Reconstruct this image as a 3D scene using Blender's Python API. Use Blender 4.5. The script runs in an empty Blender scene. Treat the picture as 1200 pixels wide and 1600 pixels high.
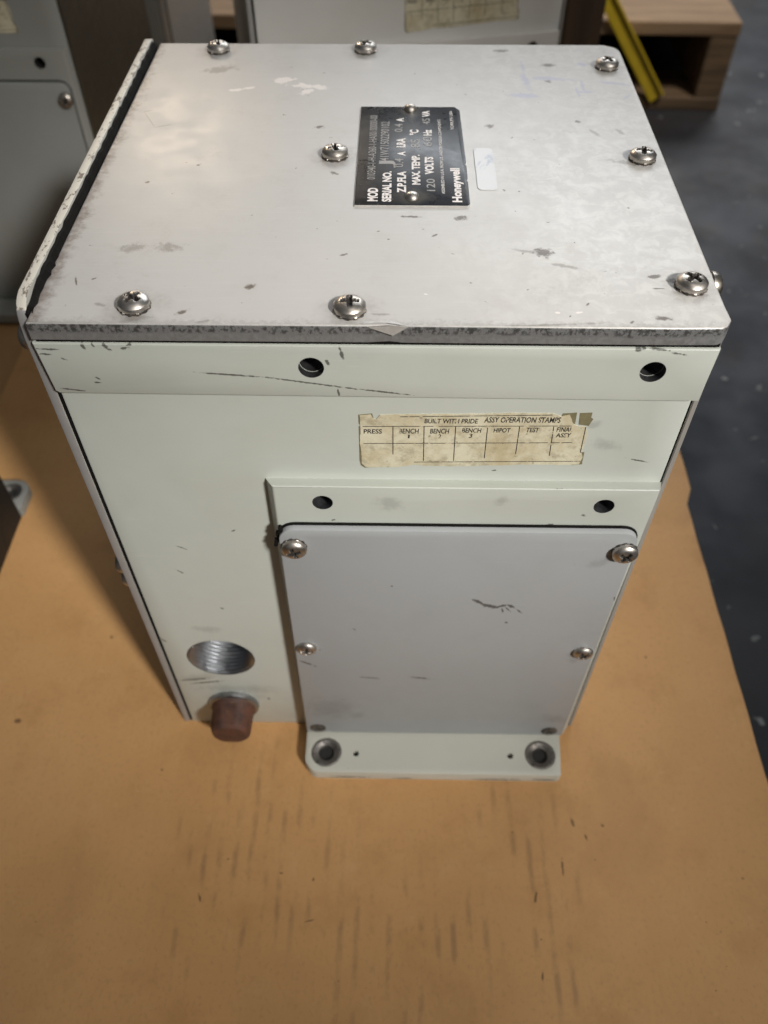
import bpy, bmesh, math, random
from mathutils import Vector, Matrix
random.seed(7)
S = 0.001                      # the numbers below are millimetres
LIDZ = 281.0                   # height of the lid's top face above the cardboard
scene = bpy.context.scene
col = scene.collection

# ------------------------------------------------------------------ camera
cam_d = bpy.data.cameras.new('camera')
cam = bpy.data.objects.new('camera', cam_d); col.objects.link(cam)
right = Vector((0.99988634, 0.01503071, -0.00117488))
down = Vector((0.01078885, -0.7677801, -0.6406226))
fwd = Vector((-0.01053106, 0.64053712, -0.767855))
m = Matrix((right, -down, -fwd)).transposed().to_4x4()
m.translation = Vector((112.49, -206.7, 155.06 + LIDZ)) * S
cam.matrix_world = m
cam_d.sensor_fit = 'VERTICAL'; cam_d.sensor_height = 36.0; cam_d.sensor_width = 27.0
cam_d.lens = 36.0 * 1285.6 / 1600.0
cam_d.clip_start = 0.01; cam_d.clip_end = 200.0
cam_d.dof.use_dof = True; cam_d.dof.focus_distance = 0.285; cam_d.dof.aperture_fstop = 11.0
scene.camera = cam

# ------------------------------------------------------------------ light
world = bpy.data.worlds.new('World'); scene.world = world; world.use_nodes = True
bg = world.node_tree.nodes['Background']
bg.inputs[0].default_value = (0.86, 0.92, 1.0, 1); bg.inputs[1].default_value = 0.058
def area(name, loc, target, sx, sy, power, colour):
    l = bpy.data.lights.new(name, 'AREA'); l.shape = 'RECTANGLE'; l.size = sx; l.size_y = sy
    l.energy = power; l.color = colour
    o = bpy.data.objects.new(name, l); col.objects.link(o); o.location = loc
    o.rotation_euler = (Vector(target) - Vector(loc)).to_track_quat('-Z', 'Y').to_euler()
    return o
area('ceiling_lamp_back_right', (0.98, 3.55, 2.35), (0.15, 0.0, 0.2), 2.6, 1.3, 68, (0.90, 0.95, 1.0))
area('ceiling_lamp_back_left', (-1.15, 3.55, 1.95), (0.1, 0.0, 0.2), 0.32, 0.22, 22, (1.0, 0.80, 0.58))
area('ceiling_lamp_overhead', (0.75, -0.45, 3.0), (0.15, 0.1, 0.1), 1.3, 1.3, 6.5, (1.0, 0.97, 0.93))
def spot(name, loc, target, power, half, blend, radius, colour):
    l = bpy.data.lights.new(name, 'SPOT'); l.energy = power; l.spot_size = 2 * half; l.spot_blend = blend
    l.shadow_soft_size = radius; l.color = colour
    o = bpy.data.objects.new(name, l); col.objects.link(o); o.location = loc
    o.rotation_euler = (Vector(target) - Vector(loc)).to_track_quat('-Z', 'Y').to_euler()
spot('ceiling_spot_front_right', (1.668, -1.949, 2.101), (0.095, 0.065, 0.175), 710, math.radians(4.8), 1.0, 0.2, (1.0, 0.98, 0.94))  # cone narrowed so its falloff stands in for the camera holder's shadow
spot('ceiling_lamp_far_right', (1.3, -0.3, 2.9), (0.42, 1.02, 0.0), 250, math.radians(11), 1.0, 0.2, (1.0, 0.96, 0.90))  # added fill with no known lamp behind it, brightens the far pallet
scene.view_settings.view_transform = 'Standard'; scene.view_settings.look = 'None'
scene.view_settings.exposure = 0.0; scene.view_settings.gamma = 1.0
scene.view_settings.use_curve_mapping = False
scene.render.resolution_x = 768; scene.render.resolution_y = 1024
scene.render.engine = 'CYCLES'

# ------------------------------------------------------------------ measured marks (mm; x, y or z, half length, half width, angle)
LID_DARK = [(161.8,35.7,2.73,2.26,-0.22),(180.2,184.5,2.87,1.72,0.01),(185.7,130.1,1.08,1.13,0.01),(149.8,125.8,1.59,1.38,0.01),(178.0,167.9,1.21,1.3,0.01),(66.4,15.4,1.69,1.03,0.64),(46.9,1.8,2.13,0.81,0.61),(89.2,87.4,1.69,0.95,-0.61),(95.4,33.7,1.12,0.6,0.49),(135.4,56.9,2.21,1.24,0.14),(194.3,0.8,2.31,0.97,-0.07),(195.9,22.7,2.21,0.9,0.22),(196.2,16.1,1.74,0.24,0.01),(201.2,20.6,1.53,1.43,0.01),(20.8,80.0,0.99,0.56,0.35),(117.6,57.5,3.36,0.67,-0.06),(81.4,124.1,1.98,1.1,0.21),(106.5,48.0,0.68,0.4,0.44),(19.8,-14.8,0.59,0.3,-0.33),(136.8,18.4,0.52,0.42,0.01),(110.0,43.1,0.52,0.39,0.01),(125.8,45.8,1.1,0.4,-2.41),(172.4,7.6,0.74,0.24,0.93),(158.2,116.2,0.87,0.38,0.9),(141.5,154.6,0.53,0.27,-0.87),(166.2,1.5,0.5,0.2,0.94),(184.6,-1.3,0.93,0.38,-2.44),(160.0,200.1,2.99,1.44,0.17),(166.4,-4.1,3.23,0.28,0.01),(130.1,-5.9,1.66,0.25,0.01),(211.1,206.2,2.65,1.12,-0.35),(37.4,92.8,0.61,0.49,0.01),(15.7,19.2,0.74,0.36,-2.45),(10.2,17.6,2.49,0.21,1.9)]
LID_GREY = [(34.3,178.7,6.22,2.71,0.29),(25.1,36.9,5.19,2.32,0.11),(35.9,37.3,4.68,2.31,0.07),(199.2,96.8,4.24,1.74,-0.28),(85.7,98.0,1.9,0.99,0.57),(20.5,5.4,1.45,0.67,-0.28),(206.5,13.2,3.82,1.38,-0.2),(168.3,27.9,4.56,0.73,-0.29),(156.7,36.4,5.71,0.76,-0.2),(191.5,120.1,2.5,0.76,-1.08),(201.8,121.3,2.49,0.77,-1.1),(160.6,-2.8,12.95,0.47,0.07),(53.7,-2.7,3.16,0.48,0.29),(108.2,1.7,5.16,0.48,-0.05),(33.4,-0.9,3.77,0.97,0.11)]
LID_PENCIL = [(9.4,137.4,2.11,0.41,0.49),(11.7,129.5,7.36,0.18,-1.09),(18.4,124.4,3.85,0.39,0.4)]
LID_WHITE = [(62.9,167.8,4.36,2.27,0.21),(72.8,162.2,7.74,2.22,-0.28),(74.0,156.5,4.15,1.86,0.63),(43.4,157.7,2.93,0.94,0.14),(48.6,159.6,2.01,1.26,0.24),(162.5,3.2,0.83,0.49,-0.26),(169.0,3.3,1.02,0.39,0.21),(122.2,12.2,0.69,0.34,-0.31),(114.1,-3.9,3.35,0.62,-0.3)]
LID_BLUE = [(168.4,182.4,5.11,0.71,-1.57),(168.5,167.2,7.14,1.39,-1.49),(165.9,153.9,4.98,1.84,-0.14),(179.4,170.5,6.53,1.96,-0.11),(192.5,164.0,4.4,0.55,-1.58),(189.5,157.3,4.0,0.55,-1.52),(192.9,157.3,3.2,0.94,0.01),(206.4,166.3,5.69,0.97,-0.24),(209.9,153.0,2.96,0.41,0.9),(195.4,185.1,2.33,1.38,-0.66)]
BAND_DARK = [(14.7,-9.6,1.31,0.51,-1.26),(17.9,-9.1,0.69,0.24,-1.08),(22.0,-9.7,1.26,0.61,-1.17),(23.2,-10.8,1.06,0.26,-0.57),(27.8,-10.2,1.37,0.52,0.24),(29.3,-9.0,1.16,0.31,0.26),(95.9,-11.8,2.07,0.5,-1.39),(91.3,-15.3,1.23,0.51,-1.2),(94.2,-27.8,1.24,0.21,-1.43),(60.6,-20.8,11.39,0.16,-0.08),(86.3,-24.1,14.73,0.17,-0.16),(109.2,-27.5,8.57,0.14,-0.14),(188.3,-9.1,1.06,0.77,0.2),(190.1,-8.8,0.64,0.52,0.34),(194.7,-9.0,3.18,0.21,-0.11),(201.6,-10.6,2.74,0.16,-0.18),(3.4,-10.9,3.09,0.16,-0.03),(2.0,-12.9,1.88,0.16,-0.06),(7.1,-27.8,3.72,0.23,-0.14),(16.0,-22.7,0.74,0.25,-0.45),(15.5,-24.5,1.14,0.23,-0.12),(7.3,-14.8,0.7,0.22,-0.44)]
FACE_DARK = [(1.9,-191.9,1.98,0.47,2.14),(9.9,-230.9,7.71,0.71,0.17),(15.6,-233.9,8.37,0.71,0.2),(46.6,-251.4,1.39,0.52,-1.37),(149.8,-68.1,0.76,0.35,0.02),(201.3,-62.0,3.35,0.35,-0.25),(20.6,-134.2,1.79,0.29,-0.78),(24.6,-117.2,2.11,0.27,-0.57),(48.2,-105.5,1.11,0.34,0.47),(34.7,-163.0,0.88,0.54,-0.43)]
FACE_GREY = [(13.2,-228.4,7.7,2.8,0.25),(32.4,-240.8,17.08,3.65,-0.04),(29.3,-250.7,11.96,3.02,0.03),(187.6,-54.2,5.03,1.98,-0.4),(181.7,-44.3,2.26,1.25,0.3),(25.2,-181.4,5.69,2.35,-0.17)]
RAISED_DARK = [(175.8,-71.8,3.69,0.36,0.02),(185.4,-87.0,0.84,0.58,-0.34),(173.4,-92.8,1.29,0.6,0.02),(147.9,-95.8,3.93,0.4,0.07),(89.7,-91.1,0.57,0.39,0.02),(86.2,-68.1,0.52,0.28,-0.46)]
RAISED_GREY = [(111.0,-81.4,4.65,3.0,-0.28),(153.5,-78.9,2.37,1.86,0.71)]
PLATE_DARK = [(150.3,-142.2,3.46,0.8,-0.68),(155.3,-145.1,3.31,1.11,-0.35),(159.8,-145.0,2.63,0.81,0.49),(160.9,-148.5,1.78,0.39,-1.29),(164.2,-144.9,1.86,0.81,-0.73),(167.9,-148.3,2.21,0.45,-0.86),(163.0,-147.2,2.92,0.28,-0.94),(71.0,-196.0,4.41,0.56,-0.61),(127.9,-210.0,5.02,0.65,-0.18),(102.1,-210.4,4.07,0.46,-0.14),(95.6,-165.2,0.88,0.41,-0.91),(163.8,-158.0,0.79,0.53,-0.51),(207.9,-139.0,2.33,0.54,-1.23),(78.9,-184.0,0.45,0.3,-1.63),(112.4,-130.7,0.57,0.42,-0.7)]
PLATE_GREY = [(81.2,-243.5,10.41,8.99,0.03),(94.9,-251.3,2.9,3.04,-0.55),(198.8,-253.2,6.81,3.87,-0.37),(197.8,-110.7,5.33,2.2,0.68),(198.7,-184.9,2.53,3.01,-0.59),(199.2,-190.3,3.07,2.46,2.45)]  # smudges, plus painted cast shadows beside the right-hand cover screws
CARD_DARK = [(-99.8,-1.0,1.88,1.42,-0.15),(74.6,-84.0,0.5,0.67,0.01),(18.8,-93.6,1.86,0.57,-1.21),(74.2,-103.2,2.04,0.29,0.24),(30.4,-74.8,0.65,0.32,0.01),(58.3,-81.2,0.83,0.37,0.01),(-12.3,-28.5,0.63,0.55,0.01),(186.2,-109.9,0.38,0.45,0.01),(267.4,-101.0,0.33,0.35,0.01),(273.5,-105.2,0.33,0.35,0.01),(272.6,-120.1,0.29,0.28,0.01),(290.7,-80.3,0.56,0.48,0.01),(265.1,-130.3,0.43,0.27,0.01),(224.1,-55.1,0.8,0.6,0.01),(217.7,-72.5,0.53,0.38,-0.47),(176.6,-59.3,0.49,0.53,-0.81),(-59.4,-105.7,0.53,0.3,-0.37),(89.6,-129.1,0.46,0.26,-0.39),(-59.0,54.9,0.87,0.74,-0.46),(265.6,45.7,0.74,0.67,-0.56),(208.6,-53.7,2.05,0.74,-1.4),(185.5,-91.0,2.62,0.63,-1.81),(214.6,-61.2,1.6,0.53,-1.33),(200.6,-76.3,3.68,0.52,-1.6),(185.2,-125.7,1.85,0.48,-1.68)]
PLATE_TEXT = [('MOD',0,105.74,3.42,65.97,75.18),('010340-1-H-A360-1-HA00100000-00',1,104.64,3.02,81.26,132.58),('SERIAL NO.',0,110.6,3.07,65.67,87.2),('41W71502290102',1,109.47,3.31,95.23,127.02),('J',1,110.65,4.8,89.82,95.24),('Z.P.FLA',0,115.93,3.0,71.95,87.27),('0.4',1,115.04,3.28,90.44,96.94),('A',0,115.73,2.81,99.18,102.36),('LRA',0,115.74,3.18,105.75,113.11),('0.4',1,114.7,3.13,118.42,125.24),('A',0,115.13,2.76,127.1,130.37),('MAX. TEMP.',0,121.19,2.84,77.65,99.92),(',85',1,121.42,3.5,104.12,112.3),('°C',0,121.02,3.24,115.83,120.31),('120',1,126.61,3.08,73.21,81.93),('VOLTS',0,126.32,3.05,85.27,98.32),('60',1,126.2,3.43,106.74,114.56),('Hz',0,126.19,3.07,115.45,120.37),('45',1,125.75,3.0,124.92,130.03),('VA',0,125.71,2.86,131.44,136.88),('ASSEMBLED IN U.S.A. FROM U.S. AND/OR FOREIGN COMPONENTS',0,130.1,1.23,71.4,129.17),('Honeywell',0,135.9,3.22,65.64,89.92),('YORK,PA USA',0,135.13,1.32,120.48,136.81)]
LABEL_TEXT = [('BUILT WITH PRIDE',123.16,141.55,-44.13,-42.0),('ASSY OPERATION STAMPS',143.71,169.91,-43.49,-40.97),('PRESS',101.96,108.4,-49.37,-47.28),('BENCH',114.38,121.25,-49.19,-46.9),('1',117.57,118.17,-51.52,-49.82),('BENCH',125.28,131.84,-49.04,-46.75),('2',128.23,129.28,-51.36,-49.46),('BENCH',136.43,143.05,-48.47,-46.39),('3',139.01,140.21,-51.0,-49.0),('HIPOT',147.42,153.21,-48.22,-46.15),('TEST',158.68,163.13,-47.97,-45.8),('FINAL',169.31,174.78,-47.61,-45.44),('ASSY',169.45,174.67,-50.34,-48.24)]
LABEL_LINES = [(101.71,-45.98,174.19,-44.8),(101.84,-54.42,175.76,-52.95),(120.02,-63.77,180.34,-62.43),(114.66,-41.22,166.77,-39.74),(112.27,-45.94,112.37,-59.85),(123.11,-45.79,123.5,-63.04),(134.08,-45.64,134.43,-62.88),(145.18,-45.5,145.46,-61.37),(156.26,-45.35,156.52,-60.32),(168.06,-45.19,168.72,-59.7),(179.14,-45.24,179.54,-57.99)]
LABEL_OUT = [(100.8,-40.8),(104.62,-40.35),(105.33,-41.95),(106.35,-42.74),(107.69,-40.51),(117.93,-40.18),(136.9,-39.73),(154.31,-39.1),(166.5,-38.94),(169.77,-40.3),(172.72,-39.66),(174.47,-43.87),(176.82,-45.07),(179.29,-45.24),(180.52,-50.22),(180.16,-53.96),(179.99,-57.99),(180.92,-60.52),(180.24,-64.01),(176.07,-64.53),(160.53,-64.53),(149.7,-65.15),(132.59,-65.86),(123.99,-65.76),(120.84,-65.12),(113.05,-66.61),(102.45,-66.77),(101.01,-64.73),(100.85,-57.8),(100.48,-54.0),(100.94,-47.13)]
LABEL_RES = [[(100.36,-40.61),(105.06,-39.94),(105.62,-42.35),(102.5,-44.02),(100.4,-45.07)],[(170.3,-39.09),(175.01,-38.64),(175.24,-44.07),(173.12,-42.87),(169.87,-40.9)],[(176.06,-38.82),(180.21,-38.57),(180.24,-40.96),(181.08,-41.55),(180.09,-44.82),(176.6,-44.25)],[(179.39,-58.0),(181.06,-57.97),(181.29,-64.22),(177.65,-64.73),(176.65,-63.39),(179.53,-62.22)],[(100.37,-46.1),(101.71,-46.08),(101.63,-64.72),(100.26,-63.38)],[(100.26,-63.38),(103.65,-65.38),(113.82,-66.14),(102.05,-67.24),(100.67,-65.88)]]

# ------------------------------------------------------------------ material helpers
class NT:
    def __init__(s, name):
        s.m = bpy.data.materials.new(name); s.m.use_nodes = True
        s.t = s.m.node_tree; s.n = s.t.nodes; s.l = s.t.links
        s.b = s.n['Principled BSDF']
        s.tc = s.n.new('ShaderNodeTexCoord')
        s.P = s.tc.outputs['Object']
    def link(s, a, b): s.l.new(a, b)
    def val(s, sock, v):
        if hasattr(v, 'is_linked'): s.l.new(v, sock)
        else: sock.default_value = v
    def math(s, op, a, b=None, c=None, clamp=False):
        n = s.n.new('ShaderNodeMath'); n.operation = op; n.use_clamp = clamp
        for i, v in enumerate((a, b, c)):
            if v is not None: s.val(n.inputs[i], v)
        return n.outputs[0]
    def noise(s, scale, detail=3, rough=0.55, stretch=None, dist=0.0, off=(0, 0, 0)):
        v = s.P
        if stretch or off != (0, 0, 0):
            mp = s.n.new('ShaderNodeMapping'); s.link(v, mp.inputs[0])
            mp.inputs['Scale'].default_value = stretch or (1, 1, 1); mp.inputs['Location'].default_value = off
            v = mp.outputs[0]
        n = s.n.new('ShaderNodeTexNoise'); s.link(v, n.inputs['Vector'])
        n.inputs['Scale'].default_value = scale; n.inputs['Detail'].default_value = detail
        n.inputs['Roughness'].default_value = rough; n.inputs['Distortion'].default_value = dist
        return n.outputs[0]
    def ramp(s, v, a, b, lo=0.0, hi=1.0):
        n = s.n.new('ShaderNodeMapRange'); n.interpolation_type = 'SMOOTHSTEP'
        s.val(n.inputs['Value'], v); n.inputs['From Min'].default_value = a; n.inputs['From Max'].default_value = b
        n.inputs['To Min'].default_value = lo; n.inputs['To Max'].default_value = hi
        return n.outputs[0]
    def mix(s, f, a, b):
        n = s.n.new('ShaderNodeMix'); n.data_type = 'RGBA'; s.val(n.inputs[0], f)
        for i, v in ((6, a), (7, b)):
            if hasattr(v, 'is_linked'): s.l.new(v, n.inputs[i])
            else: n.inputs[i].default_value = (*v, 1) if len(v) == 3 else v
        return n.outputs[2]
    def spots(s, lst, plane='xy', grow=1.0):
        """distance field (1 = rim) over a list of stains: one mapping and one length each"""
        d = None
        for (u, v, a, b, ang) in lst:
            mp = s.n.new('ShaderNodeMapping'); mp.vector_type = 'TEXTURE'
            if d is None: s.link(s.P, mp.inputs[0])
            else:                                   # chained, so that the shader compiler keeps one stain at a time
                ch = s.n.new('ShaderNodeVectorMath'); ch.operation = 'MULTIPLY_ADD'
                s.link(d, ch.inputs[0]); ch.inputs[1].default_value = (1e-12,) * 3; s.link(s.P, ch.inputs[2])
                s.link(ch.outputs[0], mp.inputs[0])
            a, b = a * S * grow, max(b, 0.3) * S * grow
            if plane == 'xy':
                mp.inputs['Location'].default_value = (u * S, v * S, 0)
                mp.inputs['Rotation'].default_value = (0, 0, ang); mp.inputs['Scale'].default_value = (a, b, 100)
            else:
                mp.inputs['Location'].default_value = (u * S, 0, (v + LIDZ) * S)
                mp.inputs['Rotation'].default_value = (0, -ang, 0); mp.inputs['Scale'].default_value = (a, 100, b)
            ln = s.n.new('ShaderNodeVectorMath'); ln.operation = 'LENGTH'; s.link(mp.outputs[0], ln.inputs[0])
            d = ln.outputs['Value'] if d is None else s.math('MINIMUM', d, ln.outputs['Value'])
        return d
    def mask(s, d, nz, k=1.2, soft=0.25):
        """ragged stain mask from a distance field and a noise"""
        e = s.math('ADD', d, s.math('MULTIPLY', s.math('SUBTRACT', nz, 0.5), k))
        return s.math('MULTIPLY', s.ramp(e, 1.0 + soft, 1.0 - soft), s.ramp(d, 2.1, 1.3))
    def bump(s, h, strength=0.2, dist=0.0003):
        n = s.n.new('ShaderNodeBump'); n.inputs['Strength'].default_value = strength
        n.inputs['Distance'].default_value = dist; s.link(h, n.inputs['Height'])
        s.link(n.outputs[0], s.b.inputs['Normal'])
    def set(s, colour=None, rough=None, metal=None, spec=None):
        if colour is not None: s.val(s.b.inputs['Base Color'], (*colour, 1) if isinstance(colour, tuple) and len(colour) == 3 else colour)
        if rough is not None: s.val(s.b.inputs['Roughness'], rough)
        if metal is not None: s.val(s.b.inputs['Metallic'], metal)
        if spec is not None: s.val(s.b.inputs['Specular IOR Level'], spec)
        return s.m
def simple(name, c, rough=0.5, metal=0.0, var=0.12, scale=60, bump=0.0):
    t = NT(name); nz = t.noise(scale, 4)
    c2 = tuple(x * (1 - var * 2) for x in c)
    t.set(t.mix(nz, c, c2), t.ramp(t.noise(scale * 2.3, 3), 0.2, 0.8, rough - 0.08, rough + 0.08), metal)
    if bump: t.bump(t.noise(scale * 6, 3), bump)
    return t.m
def paint(name, base, dark=(), grey=(), plane='xz', rough=0.42, specks=True, mott=0.06):
    """worn enamel: faint mottling, fine orange peel, dirt specks and the measured marks"""
    t = NT(name)
    c = t.mix(t.ramp(t.noise(14, 4), 0.3, 0.7), base, tuple(x * (1 - mott) for x in base))
    c = t.mix(t.math('MULTIPLY', t.ramp(t.noise(45, 5, 0.7), 0.5, 0.8), 0.22), c, tuple(x * 0.80 for x in base))
    if specks:
        c = t.mix(t.math('MULTIPLY', t.ramp(t.noise(330, 2, 0.5), 0.775, 0.82), 0.6), c, (0.06, 0.055, 0.045))
    fs = t.noise(22, 5, 0.75, (1.2, 1, 22) if plane == 'xz' else (1, 20, 1), 0.4)
    c = t.mix(t.math('MULTIPLY', t.ramp(fs, 0.60, 0.68), 0.16), c, tuple(min(1, x * 1.3) for x in base))
    c = t.mix(t.math('MULTIPLY', t.ramp(t.noise(7, 5, 0.6, None, 0.8, (4, 2, 9)), 0.5, 0.75), 0.14), c, (base[0] * 0.72, base[1] * 0.68, base[2] * 0.56))
    frag = t.noise(620, 5, 0.75)
    if grey:
        c = t.mix(t.math('MULTIPLY', t.mask(t.spots(grey, plane), t.noise(190, 5, 0.7), 4.0, 0.8), 0.26), c, (0.13, 0.12, 0.105))
    if dark:
        c = t.mix(t.math('MULTIPLY', t.mask(t.spots(dark, plane), frag, 4.2, 0.3), 0.80), c, (0.035, 0.03, 0.025))
    t.set(c, t.ramp(t.noise(60, 4), 0.3, 0.75, rough - 0.06, rough + 0.1))
    t.bump(t.noise(1500, 2, 0.5), 0.10, 0.0001)
    return t.m

# ------------------------------------------------------------------ mesh helpers
def L(x, y, z): return Vector((x * S, y * S, (z + LIDZ) * S))      # mm, z measured from the lid top
def to_mesh(name, bm, mats, sharp=35):
    bm.normal_update(); me = bpy.data.meshes.new(name); bm.to_mesh(me); bm.free()
    for mt in (mats if isinstance(mats, (list, tuple)) else [mats]): me.materials.append(mt)
    me.polygons.foreach_set('use_smooth', [True] * len(me.polygons))
    me.set_sharp_from_angle(angle=math.radians(sharp)); me.update()
    return me
def obj(name, me, parent=None, loc=None, rot=None):
    o = bpy.data.objects.new(name, me); col.objects.link(o)
    if parent: o.parent = parent
    if loc is not None: o.location = loc
    if rot is not None: o.rotation_euler = rot
    return o
def empty(name, loc=(0, 0, 0), rz=0):
    o = bpy.data.objects.new(name, None); col.objects.link(o); o.location = loc; o.rotation_euler = (0, 0, rz)
    o.empty_display_size = 0.05
    return o
def tag(o, label=None, cat=None, group=None, kind=None):
    for k, v in (('label', label), ('category', cat), ('group', group), ('kind', kind)):
        if v: o[k] = v
    return o
def bm_box(x0, x1, y0, y1, z0, z1, bevel=0.0, seg=2, bm=None, lidrel=True):
    bm = bm or bmesh.new(); f = L if lidrel else (lambda x, y, z: Vector((x, y, z)) * S)
    v = [bm.verts.new(f(x, y, z)) for z in (z0, z1) for y in (y0, y1) for x in (x0, x1)]
    q = [(0, 2, 3, 1), (4, 5, 7, 6), (0, 1, 5, 4), (2, 6, 7, 3), (0, 4, 6, 2), (1, 3, 7, 5)]
    fs = [bm.faces.new([v[i] for i in a]) for a in q]
    if bevel:
        es = list({e for fc in fs for e in fc.edges})
        bmesh.ops.bevel(bm, geom=es, offset=bevel * S, segments=seg, affect='EDGES', profile=0.5)
    return bm
def bm_prism(pts, h0, h1, axis='z', bevel=0.0, bm=None, seg=2, bevel_all=False):
    """outline extruded between two heights; axis z: pts are (x, y); axis y: pts are (x, z); axis x: pts are (y, z)"""
    bm = bm or bmesh.new()
    def f(p, h):
        return L(p[0], p[1], h) if axis == 'z' else (L(p[0], h, p[1]) if axis == 'y' else L(h, p[0], p[1]))
    a = [bm.verts.new(f(p, h0)) for p in pts]; b = [bm.verts.new(f(p, h1)) for p in pts]
    n = len(pts); fs = [bm.faces.new(a[::-1]), bm.faces.new(b)]
    for i in range(n): fs.append(bm.faces.new((a[i], a[(i + 1) % n], b[(i + 1) % n], b[i])))
    bmesh.ops.recalc_face_normals(bm, faces=fs)
    if bevel:
        es = [e for e in fs[1].edges] + ([e for e in fs[0].edges] if bevel_all else [])
        bmesh.ops.bevel(bm, geom=es, offset=bevel * S, segments=seg, affect='EDGES', profile=0.5)
    return bm
def arc(cx, cy, r, a0, a1, n=6):
    return [(cx + r * math.cos(math.radians(a0 + (a1 - a0) * i / n)), cy + r * math.sin(math.radians(a0 + (a1 - a0) * i / n))) for i in range(n + 1)]
def bm_lathe(prof, n=32, closed=False, cap=True):
    """profile of (radius, height) turned about local z, in mm round the origin"""
    bm = bmesh.new(); rings = []
    for r, h in prof:
        rings.append([bm.verts.new((r * S * math.cos(2 * math.pi * i / n), r * S * math.sin(2 * math.pi * i / n), h * S)) for i in range(n)])
    k = len(rings)
    for j in range(k if closed else k - 1):
        for i in range(n):
            bm.faces.new((rings[j][i], rings[j][(i + 1) % n], rings[(j + 1) % k][(i + 1) % n], rings[(j + 1) % k][i]))
    if cap and not closed:
        bm.faces.new(rings[0][::-1]); bm.faces.new(rings[-1])
    bmesh.ops.recalc_face_normals(bm, faces=bm.faces)
    return bm
def cut(me, cutters, bore=None):
    """subtract cylinders (centre, axis, radius, length) from a mesh"""
    o = bpy.data.objects.new('tmp', me); col.objects.link(o); tmp = []
    for (c, ax, r, ln) in cutters:
        bm = bmesh.new(); bmesh.ops.create_cone(bm, cap_ends=True, segments=40, radius1=r * S, radius2=r * S, depth=ln * S)
        mt = Matrix.Identity(4) if ax == 'z' else (Matrix.Rotation(math.pi / 2, 4, 'X') if ax == 'y' else Matrix.Rotation(math.pi / 2, 4, 'Y'))
        bmesh.ops.transform(bm, matrix=Matrix.Translation(L(*c)) @ mt, verts=bm.verts)
        cm = bpy.data.meshes.new('c'); bm.to_mesh(cm); bm.free()
        co = bpy.data.objects.new('c', cm); col.objects.link(co); tmp.append(co)
        md = o.modifiers.new('b', 'BOOLEAN'); md.operation = 'DIFFERENCE'; md.object = co; md.solver = 'EXACT'
    dg = bpy.context.evaluated_depsgraph_get(); dg.update()
    out = bpy.data.meshes.new_from_object(o.evaluated_get(dg), depsgraph=dg)
    out.polygons.foreach_set('use_smooth', [True] * len(out.polygons)); out.set_sharp_from_angle(angle=math.radians(35))
    if bore:                                            # bare metal, darkened to imitate shade, on the walls and floors of the bores
        out.materials.append(bore); k = len(out.materials) - 1
        for p in out.polygons:
            for (c, ax, r, ln) in cutters:
                q = p.center - L(*c); q[{'x': 0, 'y': 1, 'z': 2}[ax]] = 0
                inward = ax != 'y' or p.center.y > 0.0003 - (0.006 if p.normal.y > -0.5 else 0)
                if q.length < (r + 0.2) * S and inward and (abs(p.normal[{'x': 0, 'y': 1, 'z': 2}[ax]]) < 0.3 or p.center.y > 0.001): p.material_index = k
    bpy.data.objects.remove(o)
    for c in tmp: bpy.data.objects.remove(c)
    return out
_txt = bpy.data.curves.new('t', 'FONT'); _to = bpy.data.objects.new('t', _txt); col.objects.link(_to)
def text_into(bm, s, origin, udir, vdir, length, height, bold=0.012, depth=0.0):
    """letters stretched to length x height (mm), drawn along udir with caps towards vdir"""
    _txt.body = s; _txt.offset = bold; _txt.resolution_u = 3
    dg = bpy.context.evaluated_depsgraph_get(); dg.update()
    me = _to.evaluated_get(dg).to_mesh()
    xs = [v.co.x for v in me.vertices]
    cap = 0.70 if any(ch.isupper() or ch.isdigit() for ch in s) else 0.52
    x0, x1 = min(xs), max(xs); idx = []
    for v in me.vertices:
        p = origin + udir * ((v.co.x - x0) / (x1 - x0) * length * S) + vdir * (v.co.y / cap * height * S)
        idx.append(bm.verts.new(p))
    for p in me.polygons:
        try: bm.faces.new([idx[i] for i in p.vertices])
        except ValueError: pass
    _to.evaluated_get(dg).to_mesh_clear()
def strip_into(bm, a, b, w, nrm):
    """thin printed line from a to b (Vectors), w mm wide, on a plane with normal nrm"""
    d = (b - a).normalized(); s = d.cross(nrm) * (w * S / 2)
    v = [bm.verts.new(p) for p in (a - s, b - s, b + s, a + s)]; bm.faces.new(v)

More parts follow.
